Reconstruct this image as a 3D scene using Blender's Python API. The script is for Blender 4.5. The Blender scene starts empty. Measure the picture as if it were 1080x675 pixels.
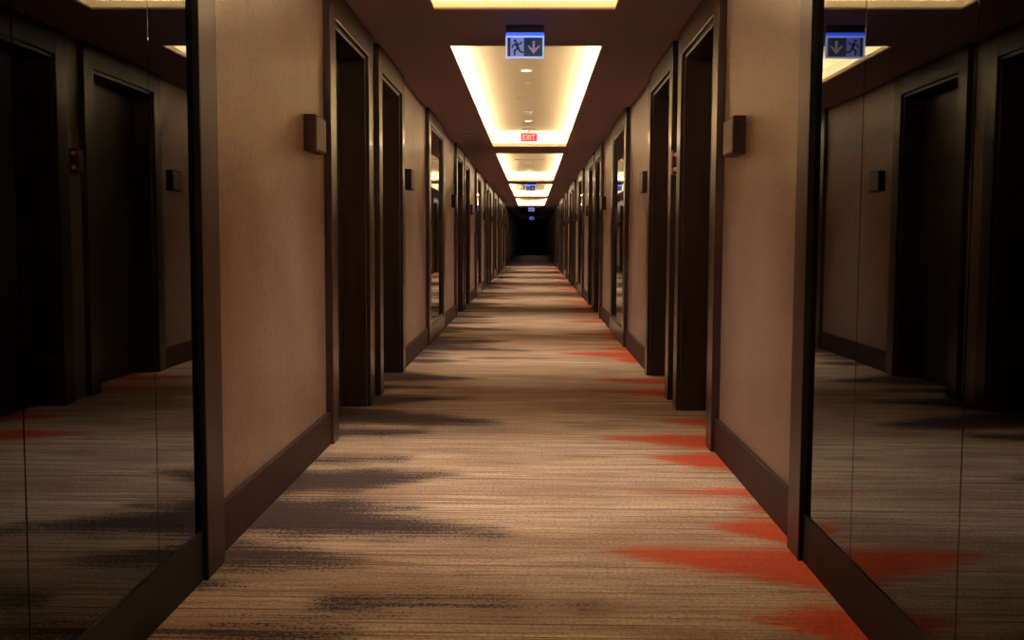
import bpy, bmesh, math, random
from mathutils import Matrix, Vector, noise

random.seed(7)
SC = bpy.context.scene
COL = SC.collection

# ------------------------------------------------------------------ measures (metres)
H = 2.294            # soffit height
P = 8.61             # the corridor repeats every P metres
N = 8                # repeats down the corridor
Y0, Y1 = -4.0, 73.0  # ends of the corridor
WL, WR = -1.035, 0.920     # wallpaper planes
FL, FR = -0.998, 0.880     # fronts of the door frames
TL, TR = -0.981, 0.870     # fronts of plinth and trim in the mirrored bay
ML, MR = -0.999, 0.888     # smoked mirror planes
PL, PR = -0.994, 0.883     # plinth fronts
TX0, TX1 = -0.547, 0.444   # ceiling recess
TH = 0.205           # height of the recess above the soffit


# ------------------------------------------------------------------ materials
def nodes(name):
    m = bpy.data.materials.new(name)
    m.use_nodes = True
    nt = m.node_tree
    return m, nt, nt.nodes['Principled BSDF']


def nd(nt, kind, **kw):
    n = nt.nodes.new(kind)
    for k, v in kw.items():
        if k.startswith('i_'):
            key = k[2:]
            n.inputs[int(key) if key.isdigit() else key].default_value = v
        else:
            setattr(n, k, v)
    return n


def ramp(nt, src, stops):
    r = nt.nodes.new('ShaderNodeValToRGB')
    cr = r.color_ramp
    while len(cr.elements) < len(stops):
        cr.elements.new(0.5)
    for e, (p, c) in zip(cr.elements, stops):
        e.position = p
        e.color = (c, c, c, 1) if isinstance(c, (int, float)) else (*c, 1)
    nt.links.new(src, r.inputs[0])
    return r


def mapped(nt, scale):
    tc = nd(nt, 'ShaderNodeTexCoord')
    mp = nd(nt, 'ShaderNodeMapping')
    mp.inputs['Scale'].default_value = scale
    nt.links.new(tc.outputs['Object'], mp.inputs['Vector'])
    return mp.outputs['Vector']


def noise_tex(nt, scale_vec, scale=1.0, detail=3.0, rough=0.55):
    n = nd(nt, 'ShaderNodeTexNoise')
    n.inputs['Scale'].default_value = scale
    n.inputs['Detail'].default_value = detail
    n.inputs['Roughness'].default_value = rough
    nt.links.new(mapped(nt, scale_vec), n.inputs['Vector'])
    return n.outputs['Fac']


def math_(nt, op, a, b=None, clamp=False):
    m = nd(nt, 'ShaderNodeMath', operation=op, use_clamp=clamp)
    for i, v in enumerate((a, b)):
        if v is None:
            continue
        if isinstance(v, (int, float)):
            m.inputs[i].default_value = v
        else:
            nt.links.new(v, m.inputs[i])
    return m.outputs[0]


def mix(nt, fac, a, b):
    m = nd(nt, 'ShaderNodeMix', data_type='RGBA')
    for key, v in ((0, fac), (6, a), (7, b)):
        if isinstance(v, (int, float)):
            m.inputs[key].default_value = v
        elif isinstance(v, tuple):
            m.inputs[key].default_value = (*v, 1)
        else:
            nt.links.new(v, m.inputs[key])
    return m.outputs[2]


def bump(nt, b, height, strength, dist):
    n = nd(nt, 'ShaderNodeBump')
    n.inputs['Strength'].default_value = strength
    n.inputs['Distance'].default_value = dist
    nt.links.new(height, n.inputs['Height'])
    nt.links.new(n.outputs['Normal'], b.inputs['Normal'])


def plain(name, col, rough=0.5, metal=0.0, emit=None, power=0.0, spec=0.5):
    m, nt, b = nodes(name)
    b.inputs['Base Color'].default_value = (*col, 1)
    b.inputs['Roughness'].default_value = rough
    b.inputs['Metallic'].default_value = metal
    b.inputs['Specular IOR Level'].default_value = spec
    if emit:
        b.inputs['Emission Color'].default_value = (*emit, 1)
        b.inputs['Emission Strength'].default_value = power
    return m


def wood(name, a, c, rough, coat=0.0, spec=0.5):
    m, nt, b = nodes(name)
    f = noise_tex(nt, (22, 22, 1.3), 1.0, 4.0)
    r = ramp(nt, f, [(0.3, a), (0.7, c)])
    nt.links.new(r.outputs[0], b.inputs['Base Color'])
    b.inputs['Roughness'].default_value = rough
    b.inputs['Specular IOR Level'].default_value = spec
    b.inputs['Coat Weight'].default_value = coat
    b.inputs['Coat Roughness'].default_value = 0.2
    bump(nt, b, f, 0.05, 0.002)
    return m


def wallpaper():
    m, nt, b = nodes('wallpaper')
    f1 = noise_tex(nt, (75, 75, 42), 1.0, 4.0, 0.75)
    f2 = noise_tex(nt, (3, 3, 2), 1.0, 2.0)
    f = math_(nt, 'ADD', math_(nt, 'MULTIPLY', f1, 0.75), math_(nt, 'MULTIPLY', f2, 0.25))
    r = ramp(nt, f, [(0.32, WALL_A), (0.68, WALL_B)])
    nt.links.new(r.outputs[0], b.inputs['Base Color'])
    b.inputs['Roughness'].default_value = 0.38
    b.inputs['Specular IOR Level'].default_value = 0.6
    bump(nt, b, f1, 0.25, 0.002)
    return m


def carpet():
    m, nt, b = nodes('carpet')
    au = nd(nt, 'ShaderNodeAttribute', attribute_name='umber').outputs['Fac']
    ar = nd(nt, 'ShaderNodeAttribute', attribute_name='rust').outputs['Fac']
    streak = noise_tex(nt, (1.5, 38, 1), 1.0, 4.0, 0.7)      # long runs of yarn across the corridor
    fine = noise_tex(nt, (2.2, 105, 1), 1.0, 2.0, 0.6)
    tuft = noise_tex(nt, (85, 60, 1), 1.0, 2.0, 0.7)
    cloud = noise_tex(nt, (1.0, 2.2, 1), 1.0, 2.0)

    def mask(at, amp, soft):
        s = math_(nt, 'ADD', at, math_(nt, 'MULTIPLY', math_(nt, 'SUBTRACT', streak, 0.5), amp))
        s = math_(nt, 'ADD', s, math_(nt, 'MULTIPLY', math_(nt, 'SUBTRACT', tuft, 0.5), amp * 0.7))
        s = math_(nt, 'ADD', s, math_(nt, 'MULTIPLY', math_(nt, 'SUBTRACT', fine, 0.5), amp * 0.5))
        mr = nd(nt, 'ShaderNodeMapRange', interpolation_type='SMOOTHSTEP')
        mr.inputs['From Min'].default_value = -soft
        mr.inputs['From Max'].default_value = soft
        nt.links.new(s, mr.inputs['Value'])
        return mr.outputs['Result']

    base = mix(nt, ramp(nt, streak, [(0.40, 0.0), (0.58, 1.0)]).outputs[0], CARPET_TAN, CARPET_SAND)
    base = mix(nt, ramp(nt, cloud, [(0.42, 0.0), (0.64, 0.62)]).outputs[0], base, CARPET_BROWN)
    # thin russet and brown weft lines, broken up along their length
    lines = ramp(nt, fine, [(0.33, 1.0), (0.41, 0.0)]).outputs[0]
    brk = ramp(nt, noise_tex(nt, (2.2, 9, 1), 1.0, 2.0), [(0.40, 0.0), (0.55, 1.0)]).outputs[0]
    base = mix(nt, math_(nt, 'MULTIPLY', math_(nt, 'MULTIPLY', lines, brk), 0.85), base, (0.17, 0.085, 0.05))
    weft = noise_tex(nt, (0.45, 52, 1), 1.0, 1.0, 0.5)
    wl = ramp(nt, weft, [(0.355, 1.0), (0.385, 0.0)]).outputs[0]
    base = mix(nt, math_(nt, 'MULTIPLY', wl, 0.8), base, (0.12, 0.058, 0.040))
    light = ramp(nt, fine, [(0.60, 0.0), (0.70, 0.5)]).outputs[0]
    base = mix(nt, light, base, (0.66, 0.52, 0.37))
    base = mix(nt, math_(nt, 'MULTIPLY', mask(au, 0.60, 0.08), 0.95), base, CARPET_UMBER)
    base = mix(nt, math_(nt, 'MULTIPLY', mask(ar, 0.40, 0.045), 0.97), base,
               mix(nt, streak, CARPET_RUST, CARPET_ORANGE))
    base = mix(nt, math_(nt, 'MULTIPLY', math_(nt, 'SUBTRACT', 0.56, tuft, True), 2.0), base, (0.10, 0.06, 0.04))
    nt.links.new(base, b.inputs['Base Color'])
    b.inputs['Roughness'].default_value = 0.95
    b.inputs['Specular IOR Level'].default_value = 0.1
    b.inputs['Sheen Weight'].default_value = 0.0
    bump(nt, b, tuft, 0.5, 0.004)
    return m


def smoked():
    m, nt, b = nodes('smoked_mirror_glass')
    b.inputs['Base Color'].default_value = (0.070, 0.080, 0.090, 1)
    b.inputs['Metallic'].default_value = 1.0
    b.inputs['Roughness'].default_value = 0.015
    return m


WALL_A, WALL_B = (0.176, 0.108, 0.080), (0.375, 0.244, 0.184)
CARPET_TAN, CARPET_SAND, CARPET_BROWN = (0.38, 0.250, 0.170), (0.68, 0.50, 0.35), (0.30, 0.175, 0.115)
CARPET_UMBER, CARPET_RUST, CARPET_ORANGE = (0.044, 0.027, 0.033), (0.48, 0.048, 0.020), (0.62, 0.10, 0.030)

M = {
    'wall': wallpaper(),
    'carpet': carpet(),
    'mirror': smoked(),
    'wood': wood('dark_lacquered_wood', (0.030, 0.013, 0.013), (0.048, 0.021, 0.0205), 0.30, 0.30),
    'leaf': wood('door_leaf_veneer', (0.026, 0.014, 0.0155), (0.036, 0.019, 0.021), 0.42),
    'base': wood('baseboard_wood', (0.038, 0.015, 0.014), (0.056, 0.023, 0.021), 0.6, 0.0, 0.25),
    'trim': wood('mirror_trim_wood', (0.038, 0.0145, 0.0145), (0.062, 0.025, 0.025), 0.36, 0.0, 0.3),
    'plinth': plain('black_plinth', (0.009, 0.0075, 0.0075), 0.55, spec=0.25),
    'soffit': plain('brown_soffit_paint', (0.35, 0.24, 0.275), 0.7, spec=0.2),
    'cove': plain('cream_recess_paint', (0.74, 0.63, 0.45), 0.8, spec=0.2),
    'led': plain('warm_led_tape', (0.9, 0.8, 0.6), 0.5, emit=(1.0, 0.84, 0.58), power=104.0),
    'alu': plain('grey_aluminium', (0.5, 0.48, 0.45), 0.4, 1.0),
    'white': plain('white_plastic', (0.72, 0.66, 0.58), 0.4),
    'lens': plain('lit_lamp_lens', (0.9, 0.85, 0.75), 0.4, emit=(1.0, 0.87, 0.66), power=7.0),
    'fill_lens': plain('fill_lamp_lens', (0.6, 0.58, 0.56), 0.4, emit=(1.0, 0.93, 0.90), power=0.3),  # lens of the downlights added for the dark stretch
    'hole': plain('dark_lamp_bowl', (0.03, 0.025, 0.02), 0.4),
    'slot': plain('dark_grille_slot', (0.012, 0.009, 0.006), 0.7, spec=0.1),
    'dark_metal': plain('dark_bronze_metal', (0.05, 0.035, 0.03), 0.35, 0.8),  # dark bronze of the door handles
    'box': plain('dark_brown_sign_box', (0.050, 0.024, 0.022), 0.55, spec=0.25),
    'face': plain('taupe_sign_face', (0.19, 0.155, 0.14), 0.5),
    'pip': plain('amber_indicator', (0.5, 0.35, 0.1), 0.4, emit=(1.0, 0.7, 0.2), power=0.12),
    'redbox': plain('red_plastic', (0.12, 0.008, 0.010), 0.4),
    'redlamp': plain('pink_indicator_lamp', (0.6, 0.3, 0.3), 0.3, emit=(1.0, 0.35, 0.4), power=0.12),
    'housing': plain('navy_sign_housing', (0.05, 0.035, 0.07), 0.5),
    'bluebar': plain('blue_lamp_bar', (0.2, 0.3, 0.9), 0.4, emit=(0.012, 0.06, 0.75), power=2.2),
    'rim_blue': plain('pale_blue_lit_rim', (0.7, 0.75, 0.95), 0.4, emit=(0.30, 0.48, 1.0), power=0.85),
    'field_light': plain('light_blue_sign_field', (0.3, 0.4, 0.8), 0.4, emit=(0.22, 0.32, 0.85), power=0.38),
    'field_dark': plain('dark_teal_sign_field', (0.01, 0.03, 0.06), 0.4, emit=(0.008, 0.03, 0.075), power=0.6),
    'figure': plain('navy_sign_figure', (0.008, 0.012, 0.03), 0.4, emit=(0.01, 0.02, 0.06), power=0.5),
    'arrow': plain('lavender_sign_arrow', (0.6, 0.5, 0.7), 0.4, emit=(0.42, 0.30, 0.55), power=0.28),
    'red_field': plain('red_lit_sign_field', (0.6, 0.05, 0.06), 0.4, emit=(0.72, 0.035, 0.05), power=0.8),
    'red_rim': plain('pink_lit_sign_rim', (0.9, 0.6, 0.6), 0.4, emit=(1.0, 0.62, 0.60), power=0.85),
    'red_text': plain('pale_pink_lettering', (0.9, 0.7, 0.7), 0.4, emit=(1.0, 0.50, 0.50), power=0.6),
}


# ------------------------------------------------------------------ mesh helpers
def bx(bm, x0, x1, y0, y1, z0, z1, bev=0.0):
    x0, x1 = min(x0, x1), max(x0, x1)
    y0, y1 = min(y0, y1), max(y0, y1)
    v = [bm.verts.new((x, y, z)) for x in (x0, x1) for y in (y0, y1) for z in (z0, z1)]
    fs = [(0, 1, 3, 2), (4, 6, 7, 5), (0, 4, 5, 1), (2, 3, 7, 6), (0, 2, 6, 4), (1, 5, 7, 3)]
    faces = [bm.faces.new([v[i] for i in f]) for f in fs]
    if bev:
        ed = list({e for f in faces for e in f.edges})
        bmesh.ops.bevel(bm, geom=ed, offset=bev, segments=2, profile=0.6, affect='EDGES')


def lathe(bm, prof, seg=24, centre=(0, 0, 0), axis='z'):
    """revolve (radius, height) pairs"""
    rings = []
    for r, h in prof:
        ring = []
        for i in range(seg):
            a = 2 * math.pi * i / seg
            c, s = r * math.cos(a), r * math.sin(a)
            p = {'z': (c, s, h), 'x': (h, c, s), 'y': (c, h, s)}[axis]
            ring.append(bm.verts.new((p[0] + centre[0], p[1] + centre[1], p[2] + centre[2])))
        rings.append(ring)
    for a, b in zip(rings, rings[1:]):
        for i in range(seg):
            bm.faces.new((a[i], a[(i + 1) % seg], b[(i + 1) % seg], b[i]))
    bm.faces.new(rings[0])
    bm.faces.new(list(reversed(rings[-1])))


def prism(bm, pts, y0, y1):
    """extrude an outline given in (x, z) between two y"""
    a = [bm.verts.new((x, y0, z)) for x, z in pts]
    b = [bm.verts.new((x, y1, z)) for x, z in pts]
    bm.faces.new(a)
    bm.faces.new(list(reversed(b)))
    n = len(pts)
    for i in range(n):
        bm.faces.new((a[i], b[i], b[(i + 1) % n], a[(i + 1) % n]))


def slope_y(bm, pts, x0, x1):
    """extrude an outline given in (y, z) between two x"""
    a = [bm.verts.new((x0, y, z)) for y, z in pts]
    b = [bm.verts.new((x1, y, z)) for y, z in pts]
    bm.faces.new(a)
    bm.faces.new(list(reversed(b)))
    n = len(pts)
    for i in range(n):
        bm.faces.new((a[i], b[i], b[(i + 1) % n], a[(i + 1) % n]))


def obj(name, bm, mats, parent=None, smooth=False):
    bmesh.ops.recalc_face_normals(bm, faces=bm.faces[:])
    me = bpy.data.meshes.new(name)
    bm.to_mesh(me)
    bm.free()
    for m in (mats if isinstance(mats, (list, tuple)) else [mats]):
        me.materials.append(m)
    if smooth:
        for p in me.polygons:
            p.use_smooth = True
        me.set_sharp_from_angle(angle=math.radians(35))
    o = bpy.data.objects.new(name, me)
    COL.objects.link(o)
    if parent:
        o.parent = parent
    return o


def struct(name, bm, mats, smooth=False):
    o = obj(name, bm, mats, smooth=smooth)
    o['kind'] = 'structure'
    return o


def empty(name, loc, mirror_side=False):
    o = bpy.data.objects.new(name, None)
    o.empty_display_size = 0.1
    COL.objects.link(o)
    o.location = loc
    if mirror_side:
        o.rotation_euler = (0, 0, math.pi)
    return o


def tag(o, label, cat, group=None):
    o['label'] = label
    o['category'] = cat
    if group:
        o['group'] = group
    return o


def copy_tree(o, parent=None):
    c = o.copy()
    COL.objects.link(c)
    if parent:
        c.parent = parent
    for ch in list(o.children):
        copy_tree(ch, c)
    return c


BM = bmesh.new
ORD = ['first', 'second', 'third', 'fourth', 'fifth', 'sixth', 'seventh', 'eighth', 'ninth', 'tenth']

# ------------------------------------------------------------------ layout along the corridor
# openings in the wall that hold the door frames (start, end), first repeat
DOOR_L = [(5.20, 6.56), (6.84, 8.20)]
DOOR_R = [(5.09, 6.49), (6.74, 8.13)]
STILE = 0.17
MIR_L = (10.13, 11.92)
MIR_R = (10.06, 11.86)
BAY_L, BAY_R = 3.27, 3.50      # far ends of the mirrored bay


# ------------------------------------------------------------------ floor
def blob_list():
    # reach from the wall (x0) to the tip (x1), centre and half thickness along the corridor
    # and how far the tip slants along it
    dark = [(-1.05, -0.50, 2.66, 0.11, 0.0), (-1.05, -0.88, 3.05, 0.09, 0.03), (-1.05, -0.55, 3.34, 0.18, -0.03),
            (-1.05, -0.08, 3.86, 0.25, -0.25), (-0.98, -0.45, 3.98, 0.13, 0.0), (-1.05, -0.34, 4.36, 0.27, 0.18),
            (-1.05, -0.60, 4.82, 0.14, 0.05), (-0.28, 0.16, 2.93, 0.045, -0.03), (-1.10, -0.58, 5.50, 0.13, 0.05),
            (-1.10, -0.16, 6.10, 0.27, -0.25), (-1.10, -0.42, 6.66, 0.28, 0.1), (-1.10, -0.66, 7.25, 0.13, 0.0),
            (-1.10, -0.45, 7.86, 0.30, -0.15)]
    rust = [(0.95, 0.58, 2.74, 0.18, 0.10), (0.95, 0.30, 3.24, 0.24, 0.18), (0.95, 0.62, 3.66, 0.17, 0.10),
            (0.95, 0.80, 4.02, 0.08, 0.0), (0.95, 0.42, 4.24, 0.075, 0.04), (0.95, 0.58, 4.84, 0.20, 0.10),
            (0.95, 0.34, 5.32, 0.18, 0.16), (1.0, 0.72, 5.92, 0.14, 0.05), (0.95, 0.40, 7.05, 0.15, 0.1), (0.95, 0.40, 7.66, 0.12, 0.05)]
    return dark, rust


def field(blobs, x, y):
    best = -0.5
    for x0, x1, yc, hw, sk in blobs:
        if abs(y - yc) > hw + 0.6:
            continue
        t = (x - x0) / (x1 - x0)
        if abs(x0) < 0.9:
            t = max(t, -1.5 * t)
        yc += sk * max(0.0, min(t, 1.0))
        s = hw * (1 - max(t, 0.0) ** 1.5) - abs(y - yc) if t < 1 else -(t - 1) * abs(x1 - x0) - max(0, abs(y - yc))
        best = max(best, s)
    return best


def build_floor():
    ys = []
    y = Y0 - 0.1
    while y < Y1 + 0.1:
        ys.append(y)
        y += 0.04 if y < 14 else 0.10 if y < 30 else 0.3
    xs = [-1.45 + i * (2.75 / 55) for i in range(56)]
    dark, rust = blob_list()
    per = 6.1
    au, ar, verts, faces = [], [], [], []
    cache = {}
    for y in ys:
        k0 = math.floor((y - 2.5) / per)
        D, R = [], []
        for k in (k0 - 1, k0, k0 + 1):
            if k not in cache:
                rnd = random.Random(k * 31 + 5)
                jit = (lambda a: 0.0) if k == 0 else (lambda a: rnd.uniform(-a, a))
                cache[k] = ([(a, b + jit(0.12), c + k * per + jit(0.1), d * (1 + jit(0.25)), e) for a, b, c, d, e in dark],
                            [(a, b + jit(0.12), c + k * per + jit(0.1), d * (1 + jit(0.25)), e) for a, b, c, d, e in rust])
            D += cache[k][0]
            R += cache[k][1]
        for x in xs:
            verts.append((x, y, 0.0))
            w = 0.10 * noise.noise(Vector((x * 2.5, y * 1.1, 0.0))) + 0.05 * noise.noise(Vector((x * 6, y * 5, 5.0)))
            au.append(field(D, x, y) + w)
            ar.append(field(R, x, y) + w * 0.5)
    nx = len(xs)
    for j in range(len(ys) - 1):
        for i in range(nx - 1):
            a = j * nx + i
            faces.append((a, a + 1, a + nx + 1, a + nx))
    me = bpy.data.meshes.new('floor')
    me.from_pydata(verts, [], faces)
    for nm, vals in (('umber', au), ('rust', ar)):
        at = me.attributes.new(nm, 'FLOAT', 'POINT')
        at.data.foreach_set('value', vals)
    me.materials.append(M['carpet'])
    o = bpy.data.objects.new('floor', me)
    COL.objects.link(o)
    o['kind'] = 'structure'


build_floor()


# ------------------------------------------------------------------ walls, baseboards, mirrored bay
def openings(first, n):
    return [(a + k * P, b + k * P) for k in range(n) for a, b in first]


def build_wall(name, plane, sgn, first, bay_end):
    """sgn = outward direction of the wall's thickness"""
    bm = BM()
    out = plane + sgn * 0.30
    y = Y0
    ops = openings(first, N)
    for a, b in ops:
        bx(bm, plane, out, y, a, 0, H + 0.0)
        y = b
    bx(bm, plane, out, y, Y1, 0, H)
    struct(name, bm, M['wall'])


build_wall('wall_left', WL, -1, DOOR_L, BAY_L)
build_wall('wall_right', WR, 1, DOOR_R, BAY_R)

bm = BM()
bx(bm, WL - 0.3, WR + 0.3, Y0 - 0.2, Y0, 0, H)
struct('wall_back', bm, M['wall'])
bm = BM()
bx(bm, WL - 0.3, -0.62, Y1, Y1 + 0.2, 0, H)
bx(bm, 0.50, WR + 0.3, Y1, Y1 + 0.2, 0, H)
bx(bm, -0.62, 0.50, Y1, Y1 + 0.2, 2.10, H)
struct('wall_end', bm, M['wall'])


def build_baseboard(name, plane, sgn, first, mir, bay_end):
    bm = BM()
    face = plane - sgn * 0.022
    cuts = sorted(openings(first, N) + [(mir[0] + k * P, mir[1] + k * P) for k in range(N)])
    y = bay_end
    for a, b in cuts:
        if a - y > 0.40:
            bx(bm, face, plane, y, a, 0, 0.165, 0.004)
        y = b
    if Y1 - y > 0.02:
        bx(bm, face, plane, y, Y1, 0, 0.165, 0.004)
    struct(name, bm, M['base'])


build_baseboard('baseboard_left', WL, -1, DOOR_L, MIR_L, BAY_L)
build_baseboard('baseboard_right', WR, 1, DOOR_R, MIR_R, BAY_R)

# plinth under the smoked mirrors and the upright trim that closes the bay
n_trim = 0
for plane, front, pl, sgn, ya, yb in ((WL, TL, PL, -1, 3.10, BAY_L), (WR, TR, PR, 1, 3.355, BAY_R)):
    bm = BM()
    bx(bm, pl, plane, Y0, ya - 0.008, 0, 0.155, 0.002)
    bx(bm, front - sgn * 0.0005, plane, ya - 0.008, ya - 0.001, 0, H - 0.001)     # thin black strip on the near side of the trim
    n_trim += 1
    struct('trim_%d' % n_trim, bm, M['plinth'])
    bm = BM()
    bx(bm, front, plane, ya, yb, 0, H, 0.003)
    n_trim += 1
    struct('trim_%d' % n_trim, bm, M['trim'])

# ------------------------------------------------------------------ smoked mirror panels
PW = 0.72


def mirror_panel(plane, wall, y0, y1):
    bm = BM()
    bx(bm, plane, wall, y0 + 0.002, y1 - 0.002, 0.157, H - 0.002, 0.0008)
    return obj('mirror_panel', bm, M['mirror'])


for side, plane, wall, seams in (('left', ML, WL, [3.09, 2.735]), ('right', MR, WR, [3.345, 2.866])):
    while seams[-1] - PW > Y0 + 0.1:
        seams.append(seams[-1] - PW)
    for i, (b, a) in enumerate(zip(seams, seams[1:])):
        o = mirror_panel(plane, wall, a, b)
        if i == 0:
            lb = 'narrow smoked mirror panel on the %s wall, beside the upright wood trim' % side
        elif i == 1:
            lb = 'smoked mirror panel on the %s wall, next to the narrow end panel' % side
        else:
            lb = 'smoked mirror panel on the %s wall, %s one back from the wood trim' % (side, ORD[i])
        tag(o, lb, 'mirror', 'smoked mirror panels on the %s wall' % side)


# ------------------------------------------------------------------ doors
# built facing +x with the wall plane at x = 0, y from 0 to the width w of the opening
def make_door(w, proud, hinge):
    root = empty('door_1', (0, 0, 0))
    root['kind'] = 'structure'
    bm = BM()
    back = -0.24
    top = 2.115
    for y0, y1, inner in ((0, STILE, 1), (w - STILE, w, -1)):
        # front board, a quirk and the deeper lining behind it
        a, b = (y0, y1 - 0.022) if inner > 0 else (y0 + 0.022, y1)
        bx(bm, -0.03, proud, a, b, 0, H - 0.001, 0.004)
        bx(bm, back, proud - 0.022, y0 + 0.002, y1 - 0.002, 0, top + 0.02, 0.003)
    bx(bm, -0.03, proud - 0.0005, STILE - 0.022, w - STILE + 0.022, top + 0.022, H - 0.0015, 0.004)
    bx(bm, back, proud - 0.0225, 0.003, w - 0.003, top, H - 0.01, 0.003)
    obj('door_frame', bm, M['wood'], root)
    bm = BM()
    x1 = -0.135
    bx(bm, x1 - 0.045, x1, STILE + 0.004, w - STILE - 0.004, 0.006, top - 0.004, 0.003)
    leaf = obj('door_leaf', bm, M['leaf'], root)
    bm = BM()
    hy = STILE + 0.09 if hinge > 0 else w - STILE - 0.09
    bx(bm, x1, x1 + 0.012, hy - 0.035, hy + 0.035, 0.93, 1.19, 0.004)
    lathe(bm, [(0.011, 0.0), (0.011, 0.055)], 16, (x1 + 0.01, hy, 1.0), 'x')
    bx(bm, x1 + 0.052, x1 + 0.068, hy - 0.012 * hinge, hy + 0.125 * hinge, 0.991, 1.009, 0.005)
    obj('door_handle', bm, M['dark_metal'], leaf)
    return root


n_door = 0
for side, plane, proud, first in (('left', WL, FL - WL, DOOR_L), ('right', WR, WR - FR, DOOR_R)):
    proto = None
    for k in range(N):
        for a, b in first:
            n_door += 1
            w = first[0][1] - first[0][0]
            if proto is None:
                proto = make_door(w, proud, 1 if side == 'left' else -1)
                o = proto
            else:
                o = copy_tree(proto)
            o.name = 'door_%d' % n_door
            if side == 'left':
                o.location = (plane, a + k * P, 0)
            else:
                o.location = (plane, b + k * P, 0)
                o.rotation_euler = (0, 0, math.pi)
            o.scale.y = (b - a) / w

# double door that closes the far end
n_door += 1
r = empty('door_%d' % n_door, (-0.06, Y1, 0))
r['kind'] = 'structure'
bm = BM()
bx(bm, -0.56, -0.48, -0.03, 0.14, 0, 2.10, 0.004)
bx(bm, 0.48, 0.56, -0.03, 0.14, 0, 2.10, 0.004)
bx(bm, -0.48, 0.48, -0.03, 0.14, 2.02, 2.10, 0.004)
obj('door_frame', bm, M['wood'], r)
for s in (-1, 1):
    bm = BM()
    bx(bm, 0.003 * s, 0.478 * s, 0.05, 0.10, 0.006, 2.016, 0.003)
    lf = obj('door_leaf', bm, M['leaf'], r)
    bm = BM()
    bx(bm, 0.06 * s, 0.085 * s, 0.0, 0.02, 0.85, 1.25, 0.006)
    bx(bm, 0.065 * s, 0.08 * s, 0.015, 0.05, 0.88, 0.91)
    bx(bm, 0.065 * s, 0.08 * s, 0.015, 0.05, 1.19, 1.22)
    obj('door_handle', bm, M['dark_metal'], lf)


# ------------------------------------------------------------------ framed wall mirrors
def make_wall_mirror(w, proud):
    root = empty('wall_mirror', (0, 0, 0))
    s = 0.19
    bm = BM()
    for y0, y1 in ((0, s), (w - s, w)):
        bx(bm, 0.001, proud, y0, y1, 0.0, H - 0.001, 0.004)
    bx(bm, 0.001, proud - 0.0005, s - 0.004, w - s + 0.004, 2.15, H - 0.0015, 0.004)
    bx(bm, 0.001, proud - 0.0005, s - 0.004, w - s + 0.004, 0.0, 0.175, 0.004)
    # inner slip around the glass
    for y0, y1 in ((s - 0.002, s + 0.025), (w - s - 0.025, w - s + 0.002)):
        bx(bm, 0.001, proud - 0.012, y0, y1, 0.17, 2.155, 0.003)
    bx(bm, 0.001, proud - 0.0125, s, w - s, 2.128, 2.156, 0.003)
    bx(bm, 0.001, proud - 0.0125, s, w - s, 0.17, 0.20, 0.003)
    obj('mirror_frame', bm, M['wood'], root)
    bm = BM()
    bx(bm, 0.001, 0.010, s + 0.022, w - s - 0.022, 0.195, 2.132, 0.001)
    obj('mirror_glass', bm, M['mirror'], root)
    return root


for side, plane, proud, mir in (('left', WL, FL - WL, MIR_L), ('right', WR, WR - FR, MIR_R)):
    proto = None
    for k in range(N):
        if mir[1] + k * P > Y1:
            break
        o = proto = make_wall_mirror(mir[1] - mir[0], proud) if proto is None else proto
        if k:
            o = copy_tree(proto)
        if side == 'left':
            o.location = (plane, mir[0] + k * P, 0)
        else:
            o.location = (plane, mir[1] + k * P, 0)
            o.rotation_euler = (0, 0, math.pi)
        tag(o, 'tall dark-framed mirror on the %s wall, just beyond the %s pair of doors' % (side, ORD[k]), 'mirror',
            'framed mirrors between the door pairs')


# ------------------------------------------------------------------ room sign boxes beside the doors
def make_room_sign():
    root = empty('room_sign', (0, 0, 0))
    bm = BM()
    bx(bm, 0.0005, 0.057, 0.0, 0.230, 0.0, 0.165, 0.007)
    obj('sign_body', bm, M['box'], root)
    bm = BM()
    bx(bm, 0.050, 0.060, 0.010, 0.220, 0.010, 0.155, 0.003)
    fc = obj('sign_face', bm, M['face'], root)
    bm = BM()
    for z in (0.085, 0.101):
        lathe(bm, [(0.003, 0.0), (0.003, 0.002), (0.002, 0.003)], 12, (0.0595, 0.200, z), 'x')
    obj('indicator_light', bm, M['pip'], fc)
    return root


proto = make_room_sign()
used = False
for side, plane, spots in (('left', WL, (4.74, 8.45)), ('right', WR, (4.58, 8.31))):
    for k in range(N):
        for j, y in enumerate(spots):
            o = copy_tree(proto) if used else proto
            used = True
            if side == 'left':
                o.location = (plane, y + k * P, 1.432)
            else:
                o.location = (plane, y + 0.23 + k * P, 1.412)
                o.rotation_euler = (0, 0, math.pi)
            tag(o, 'small brown sign box on the %s wall, just %s the %s pair of doors' % (side, ('before', 'beyond')[j], ORD[k]),
                'sign', 'room sign boxes beside the doors')

# ------------------------------------------------------------------ red call point between two doors on the right wall
r = empty('fire_alarm_switch', (WR, 6.615, 1.52))
tag(r, 'small red fire call point between the first two doors of the right wall', 'alarm')
bm = BM()
bx(bm, -0.052, -0.0005, -0.055, 0.055, -0.075, 0.075, 0.008)
obj('call_point_body', bm, M['redbox'], r)
for z in (-0.045, 0.045):
    bm = BM()
    lathe(bm, [(0.013, 0.0), (0.013, -0.004), (0.008, -0.009)], 16, (-0.036, -0.054, z), 'y')
    obj('indicator_lamp', bm, M['redlamp'], r, smooth=True)
bm = BM()
bx(bm, -0.056, -0.051, -0.035, 0.035, -0.032, 0.032, 0.002)
obj('press_plate', bm, M['redbox'], r)

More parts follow.
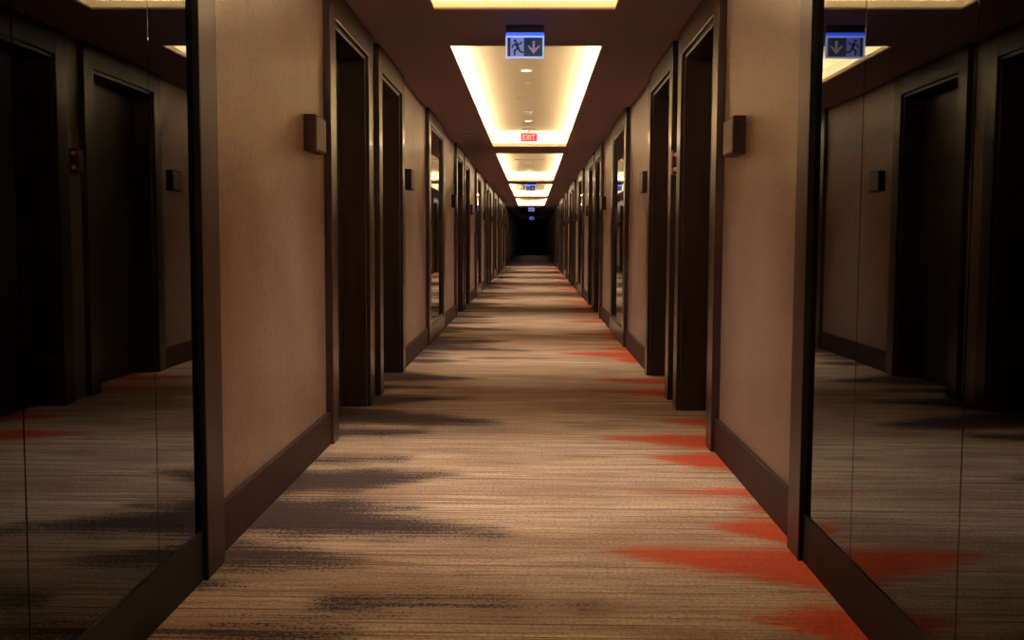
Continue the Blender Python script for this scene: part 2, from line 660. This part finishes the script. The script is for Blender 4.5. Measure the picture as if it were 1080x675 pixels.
# ------------------------------------------------------------------ ceiling: soffit with recesses
NT = 9
T_NEAR = 6.936 - P
TLEN = 7.51
trays = []
for k in range(NT):
    a = T_NEAR + k * P
    b = a + TLEN
    if k == 0:
        a = max(a, Y0 + 0.5)
    if b < Y1 - 0.3:
        trays.append((a, b))
bm = BM()
LIP = 0.062          # top of the ledge
SLAB = 0.010         # thickness of the soffit board
XO0, XO1 = WL - 0.3, WR + 0.3
y = Y0 - 0.2
for a, b in trays:
    bx(bm, XO0, XO1, y, a, H, H + SLAB)
    bx(bm, XO0, TX0, a, b, H, H + SLAB)
    bx(bm, TX1, XO1, a, b, H, H + SLAB)
    y = b
bx(bm, XO0, XO1, y, Y1 + 0.2, H, H + SLAB)
struct('ceiling', bm, M['soffit'])

LED_ON = 5
for k, (a, b) in enumerate(trays):
    e = 0.17    # how far the cove runs back over the soffit
    bm = BM()
    x0, x1, y0, y1 = TX0 - e, TX1 + e, a - e, b + e
    zt, zb = H + TH, H + LIP
    t = 0.012
    bx(bm, x0, x1, y0, y1, zt, zt + 0.02)
    bx(bm, x0 - t, x0, y0, y1, zb, zt + 0.02)
    bx(bm, x1, x1 + t, y0, y1, zb, zt + 0.02)
    bx(bm, x0, x1, y0 - t, y0, zb, zt + 0.02)
    bx(bm, x0, x1, y1, y1 + t, zb, zt + 0.02)
    # ledge around the opening, sloping up and back from its edge
    zl, sl = H + SLAB + 0.0005, 0.050
    prism(bm, [(TX0, zl), (TX0 - sl, zb), (x0, zb), (x0, zl)], y0, y1)
    prism(bm, [(TX1, zl), (x1, zl), (x1, zb), (TX1 + sl, zb)], y0, y1)
    slope_y(bm, [(a, zl), (a - sl, zb), (y0, zb), (y0, zl)], TX0 - sl, TX1 + sl)
    slope_y(bm, [(b, zl), (y1, zl), (y1, zb), (b + sl, zb)], TX0 - sl, TX1 + sl)
    n_trim += 1
    struct('trim_%d' % n_trim, bm, M['cove'])

    if k < LED_ON:
        r = empty('cove_light', ((TX0 + TX1) / 2, (a + b) / 2, zb))
        hx, hy = (TX1 - TX0) / 2, (b - a) / 2
        g = 0.085
        for nm, (u0, u1, v0, v1) in (('l', (-hx - g - 0.016, -hx - g, -hy, hy)), ('r', (hx + g, hx + g + 0.016, -hy, hy)),
                                     ('n', (-hx, hx, -hy - g - 0.016, -hy - g)), ('f', (-hx, hx, hy + g, hy + g + 0.016))):
            bm = BM()
            bx(bm, u0 - 0.003, u1 + 0.003, v0 - 0.003, v1 + 0.003, 0.0, 0.006)
            ch = obj('light_channel', bm, M['alu'], r)
            bm = BM()
            bx(bm, u0, u1, v0, v1, 0.006, 0.010)
            obj('light_strip', bm, M['led'], ch)
        tag(r, 'warm strip lighting glowing inside the %s ceiling recess down the corridor' % ORD[k], 'light', 'cove lights in the ceiling recesses')


# ------------------------------------------------------------------ fittings in the recesses
def make_downlight(lit):
    root = empty('downlight', (0, 0, 0))
    bm = BM()
    ro = 0.060 if lit else 0.085
    lathe(bm, [(0.043, 0.0), (ro - 0.002, 0.0), (ro, -0.004), (ro - 0.005, -0.010), (0.045, -0.012), (0.043, -0.004)], 32)
    obj('trim_ring', bm, M['white'], root, smooth=True)
    bm = BM()
    lathe(bm, [(0.001, -0.001), (0.043, -0.001), (0.043, -0.006), (0.030, -0.0065), (0.001, -0.0065)], 32)
    obj('lamp_lens', bm, M['lens'] if lit else M['hole'], root, smooth=True)
    if lit:
        L = bpy.data.lights.new('downlight_beam', 'SPOT')
        L.energy = 210.0
        L.color = (1.0, 0.86, 0.72)
        L.spot_size = math.radians(88)
        L.spot_blend = 0.9
        L.shadow_soft_size = 0.04
        s = bpy.data.objects.new('downlight_beam', L)
        COL.objects.link(s)
        s.parent = root
        s.location = (0, 0, -0.014)
    return root


def make_sprinkler():
    root = empty('sprinkler', (0, 0, 0))
    bm = BM()
    lathe(bm, [(0.034, 0.0), (0.034, -0.003), (0.020, -0.010), (0.010, -0.012)], 24)
    obj('cover_plate', bm, M['white'], root, smooth=True)
    bm = BM()
    lathe(bm, [(0.008, -0.010), (0.008, -0.030), (0.005, -0.034), (0.005, -0.044)], 16)
    lathe(bm, [(0.018, -0.044), (0.018, -0.047)], 16)
    obj('sprinkler_head', bm, M['alu'], root, smooth=True)
    return root


def make_detector():
    root = empty('smoke_detector', (0, 0, 0))
    bm = BM()
    lathe(bm, [(0.050, 0.0), (0.050, -0.012), (0.046, -0.016)], 28)
    obj('detector_base', bm, M['white'], root, smooth=True)
    bm = BM()
    lathe(bm, [(0.038, -0.015), (0.040, -0.026), (0.033, -0.038), (0.014, -0.041)], 28)
    obj('detector_head', bm, M['white'], root, smooth=True)
    return root


def make_hatch(w):
    root = empty('ceiling_hatch', (0, 0, 0))
    bm = BM()
    h = w / 2
    for x0, x1, y0, y1 in ((-h, h, -h, -h + 0.012), (-h, h, h - 0.012, h), (-h, -h + 0.012, -h, h), (h - 0.012, h, -h, h)):
        bx(bm, x0, x1, y0, y1, -0.006, 0.0)
    obj('hatch_frame', bm, M['white'], root)
    bm = BM()
    bx(bm, -h + 0.015, h - 0.015, -h + 0.015, h - 0.015, -0.004, 0.0)
    obj('hatch_panel', bm, M['cove'], root)
    return root


def make_grille():
    root = empty('air_grille', (0, 0, 0))
    bm = BM()
    for y0, y1 in ((-0.06, -0.045), (0.045, 0.06)):
        bx(bm, -0.28, 0.28, y0, y1, -0.008, 0.0, 0.002)
    for x0, x1 in ((-0.28, -0.265), (0.265, 0.28)):
        bx(bm, x0, x1, -0.045, 0.045, -0.008, 0.0, 0.002)
    obj('grille_frame', bm, M['white'], root)
    bm = BM()
    bx(bm, -0.265, 0.265, -0.045, 0.045, -0.003, 0.0)
    obj('grille_slot', bm, M['slot'], root)
    bm = BM()
    for i in range(4):
        y = -0.033 + i * 0.022
        bx(bm, -0.264, 0.264, y - 0.003, y + 0.003, -0.007, -0.002)
    obj('grille_blades', bm, M['slot'], root)
    return root


ZT = H + TH
CX = -0.062
dl = make_downlight(True)
fill_dl = make_downlight(True)  # weak downlights added only to brighten the far floor
dark_dl = make_downlight(False)
spr, det = make_sprinkler(), make_detector()
hatch, grille = make_hatch(0.22), make_grille()
for ch in fill_dl.children:
    if ch.type == 'LIGHT':
        ch.data.energy = 30.0
        ch.data.color = (1.0, 0.93, 0.92)
        ch.data.spot_size = math.radians(64)
    elif ch.name.startswith('lamp_lens'):
        ch.data.materials[0] = M['fill_lens']
first = {}


def place(proto, y, label, cat, group, x=CX, z=ZT):
    o = copy_tree(proto) if id(proto) in first else proto
    first[id(proto)] = True
    o.location = (x, y, z)
    return tag(o, label, cat, group)


for k in range(LED_ON):
    off = (k - 1) * P
    which = 'in the %s ceiling recess down the corridor' % ORD[k]
    for j, y in enumerate((9.18, 13.07)):
        place(dl, y + off, 'lit round downlight at the %s end %s' % (('near', 'far')[j], which), 'light', 'downlights in the ceiling recesses')
    if k == 2:
        place(grille, 19.43, 'long dark air grille across the %s ceiling recess' % ORD[k], 'grille', None)
        place(dark_dl, 20.35, 'unlit downlight with dark centre, nearer the long air grille', 'light', 'unlit downlights')
        place(dark_dl, 22.35, 'unlit downlight with dark centre, farther from the air grille', 'light', 'unlit downlights')
    else:
        place(hatch, 11.09 + off, 'square cream access hatch ' + which, 'hatch', 'ceiling hatches')
        place(spr, 9.98 + off, 'small sprinkler head ' + which, 'sprinkler', 'sprinkler heads')
        place(det, 12.15 + off, 'small smoke detector ' + which, 'detector', 'smoke detectors')

for k in range(LED_ON, len(trays)):  # added fill, so the floor past the lit recesses stays faintly lit
    off = (k - 1) * P
    for j, y in enumerate((9.18, 13.07)):
        place(fill_dl, y + off, 'added dim downlight lighting the dark far stretch, %s end of the %s ceiling recess' % (('near', 'far')[j], ORD[k]),
              'light', 'added dim downlights at the dark end')

# flat cover on the left soffit
r = empty('ceiling_speaker', (-0.80, 12.76, H))
tag(r, 'small round pale cover on the brown soffit above the left wall', 'speaker')
bm = BM()
lathe(bm, [(0.060, 0.0), (0.060, -0.004), (0.054, -0.009)], 28)
obj('speaker_rim', bm, M['face'], r, smooth=True)
bm = BM()
lathe(bm, [(0.050, -0.007), (0.048, -0.012), (0.02, -0.014)], 28)
obj('speaker_cover', bm, M['white'], r, smooth=True)


# ------------------------------------------------------------------ exit signs
def make_blue_sign():
    root = empty('exit_sign', (0, 0, 0))        # at the ceiling, face towards -y
    bm = BM()
    bx(bm, -0.112, 0.112, -0.020, 0.020, -0.046, 0.0, 0.004)
    obj('sign_housing', bm, M['housing'], root)
    bm = BM()
    bx(bm, -0.112, 0.112, -0.021, 0.012, -0.060, -0.044, 0.002)
    obj('lamp_bar', bm, M['bluebar'], root)
    z1, z0 = -0.060, -0.190
    w = 0.1135
    bm = BM()
    t = 0.010
    bx(bm, -w, w, -0.006, 0.006, z1 - t, z1)
    bx(bm, -w, w, -0.006, 0.006, z0, z0 + t)
    bx(bm, -w, -w + t, -0.006, 0.006, z0 + t, z1 - t)
    bx(bm, w - t, w, -0.006, 0.006, z0 + t, z1 - t)
    obj('lit_rim', bm, M['rim_blue'], root)
    bm = BM()
    bx(bm, -w + t, -0.006, -0.004, 0.004, z0 + t, z1 - t)
    pl = obj('pictogram_panel', bm, M['field_light'], root)
    bm = BM()
    bx(bm, -0.006, w - t, -0.004, 0.004, z0 + t, z1 - t)
    pr = obj('arrow_panel', bm, M['field_dark'], root)
    # running figure beside a doorway
    zc = (z0 + z1) / 2
    bm = BM()
    bx(bm, -0.1030, -0.085, -0.0052, -0.0035, z0 + t, z1 - t)

    def limb(pts, th):
        for (xa, za), (xb, zb) in zip(pts, pts[1:]):
            d = Vector((xb - xa, zb - za)).normalized() * th
            n = Vector((-d.y, d.x))
            prism(bm, [(xa - d.x * .5 + n.x, za - d.y * .5 + n.y), (xb + d.x * .5 + n.x, zb + d.y * .5 + n.y),
                       (xb + d.x * .5 - n.x, zb + d.y * .5 - n.y), (xa - d.x * .5 - n.x, za - d.y * .5 - n.y)], -0.0055, -0.0035)

    cx = -0.046
    lathe(bm, [(0.009, -0.0055), (0.009, -0.0035)], 16, (cx - 0.012, 0, zc + 0.036), 'y')
    limb([(cx - 0.006, zc + 0.022), (cx + 0.006, zc - 0.008)], 0.0085)
    limb([(cx + 0.006, zc - 0.008), (cx - 0.016, zc - 0.022), (cx - 0.014, zc - 0.046)], 0.0055)
    limb([(cx + 0.006, zc - 0.008), (cx + 0.020, zc - 0.028), (cx + 0.036, zc - 0.030)], 0.0055)
    limb([(cx - 0.006, zc + 0.020), (cx - 0.024, zc + 0.010), (cx - 0.030, zc - 0.004)], 0.004)
    limb([(cx - 0.004, zc + 0.020), (cx + 0.016, zc + 0.016), (cx + 0.028, zc + 0.028)], 0.004)
    obj('running_figure', bm, M['figure'], pl)
    bm = BM()
    ax = 0.052
    bx(bm, ax - 0.007, ax + 0.007, -0.0055, -0.0035, zc - 0.026, zc + 0.036)
    prism(bm, [(ax, zc - 0.040), (ax + 0.034, zc + 0.002), (ax + 0.034, zc + 0.012), (ax + 0.020, zc + 0.002), (ax, zc - 0.018),
               (ax - 0.020, zc + 0.002), (ax - 0.034, zc + 0.012), (ax - 0.034, zc + 0.002)], -0.0055, -0.0035)
    obj('down_arrow', bm, M['arrow'], pr)
    L = bpy.data.lights.new('sign_fill_lamp', 'SPOT')      # lamp added under the sign to light the dark floor
    L.energy = 5.0
    L.color = (0.80, 0.84, 1.0)
    L.spot_size = math.radians(150)
    L.spot_blend = 0.6
    L.shadow_soft_size = 0.03
    e_ = bpy.data.objects.new('sign_fill_lamp', L)
    COL.objects.link(e_)
    e_.parent = root
    e_.location = (0, 0, -0.195)
    return root


bs = make_blue_sign()
lab = ['blue lit exit sign with a down arrow, hanging before the second ceiling recess',
       'blue lit exit sign hanging just before the fourth ceiling recess',
       'small blue glowing exit sign in the dark stretch, beneath the last lit recess',
       'faintest blue exit sign, deepest in the dark far end of the corridor']
for k in range(4):
    o = bs if k == 0 else copy_tree(bs)
    o.location = (-0.052, 6.28 + k * 2 * P * 0.996, H)
    tag(o, lab[k], 'sign', 'blue exit signs along the ceiling')

r = empty('exit_sign', (-0.054, 14.0, ZT))
tag(r, 'red lit exit sign at the far end of the second ceiling recess', 'sign')
bm = BM()
bx(bm, -0.09, 0.09, -0.018, 0.018, -0.018, 0.0, 0.004)
bx(bm, -0.012, 0.012, -0.006, 0.006, -0.054, -0.016, 0.002)
obj('sign_bracket', bm, M['alu'], r)
bm = BM()
w, z1, z0, t = 0.117, -0.052, -0.182, 0.012
bx(bm, -w, w, -0.007, 0.007, z1 - t, z1)
bx(bm, -w, w, -0.007, 0.007, z0, z0 + t)
bx(bm, -w, -w + t, -0.007, 0.007, z0 + t, z1 - t)
bx(bm, w - t, w, -0.007, 0.007, z0 + t, z1 - t)
obj('lit_rim', bm, M['red_rim'], r)
bm = BM()
bx(bm, -w + t, w - t, -0.004, 0.004, z0 + t, z1 - t)
pn = obj('sign_panel', bm, M['red_field'], r)
bm = BM()
zc, hh, th = (z0 + z1) / 2, 0.034, 0.011


def stroke(xa, za, xb, zb):
    d = Vector((xb - xa, zb - za)).normalized() * (th / 2)
    n = Vector((-d.y, d.x))
    prism(bm, [(xa + n.x, zc + za + n.y), (xb + n.x, zc + zb + n.y), (xb - n.x, zc + zb - n.y), (xa - n.x, zc + za - n.y)], -0.006, -0.0035)


for s_ in ((-0.078, -hh, -0.078, hh), (-0.078, hh - .005, -0.044, hh - .005), (-0.078, 0, -0.048, 0), (-0.078, -hh + .005, -0.044, -hh + .005),
           (-0.034, -hh, 0.004, hh), (-0.034, hh, 0.004, -hh), (0.020, -hh, 0.020, hh),
           (0.036, hh - .005, 0.080, hh - .005), (0.058, hh, 0.058, -hh)):
    stroke(*s_)
obj('exit_lettering', bm, M['red_text'], pn)

# ------------------------------------------------------------------ world, camera, view
w_ = bpy.data.worlds.new('World')
SC.world = w_
w_.use_nodes = True
w_.node_tree.nodes['Background'].inputs[0].default_value = (0, 0, 0, 1)
w_.node_tree.nodes['Background'].inputs[1].default_value = 0.0

yaw, pitch, roll = 0.0193, 0.0775, 0.0043
cyw, syw, cp, sp, cr, sr = math.cos(yaw), math.sin(yaw), math.cos(pitch), math.sin(pitch), math.cos(roll), math.sin(roll)
Rz = Matrix(((cyw, syw, 0), (-syw, cyw, 0), (0, 0, 1)))
Rx = Matrix(((1, 0, 0), (0, cp, -sp), (0, sp, cp)))
Ry = Matrix(((cr, 0, sr), (0, 1, 0), (-sr, 0, cr)))
R = Ry @ Rx @ Rz
right, fwd, up = R[0], R[1], R[2]
cam = bpy.data.cameras.new('Camera')
co = bpy.data.objects.new('Camera', cam)
COL.objects.link(co)
mat = Matrix((right, up, -fwd)).transposed().to_4x4()
mat.translation = (0, 0, 1.04)
co.matrix_world = mat
cam.sensor_fit = 'HORIZONTAL'
cam.sensor_width = 36.0
cam.lens = 1102.3 * 36.0 / 1080.0
cam.clip_start = 0.02
cam.clip_end = 200
SC.camera = co

SC.view_settings.view_transform = 'Standard'
SC.view_settings.look = 'None'
SC.view_settings.gamma = 1.0
SC.view_settings.exposure = 0.0
SC.view_settings.use_curve_mapping = False
SC.cycles.use_denoising = True
SC.cycles.max_bounces = 12
SC.cycles.diffuse_bounces = 6
SC.cycles.glossy_bounces = 6
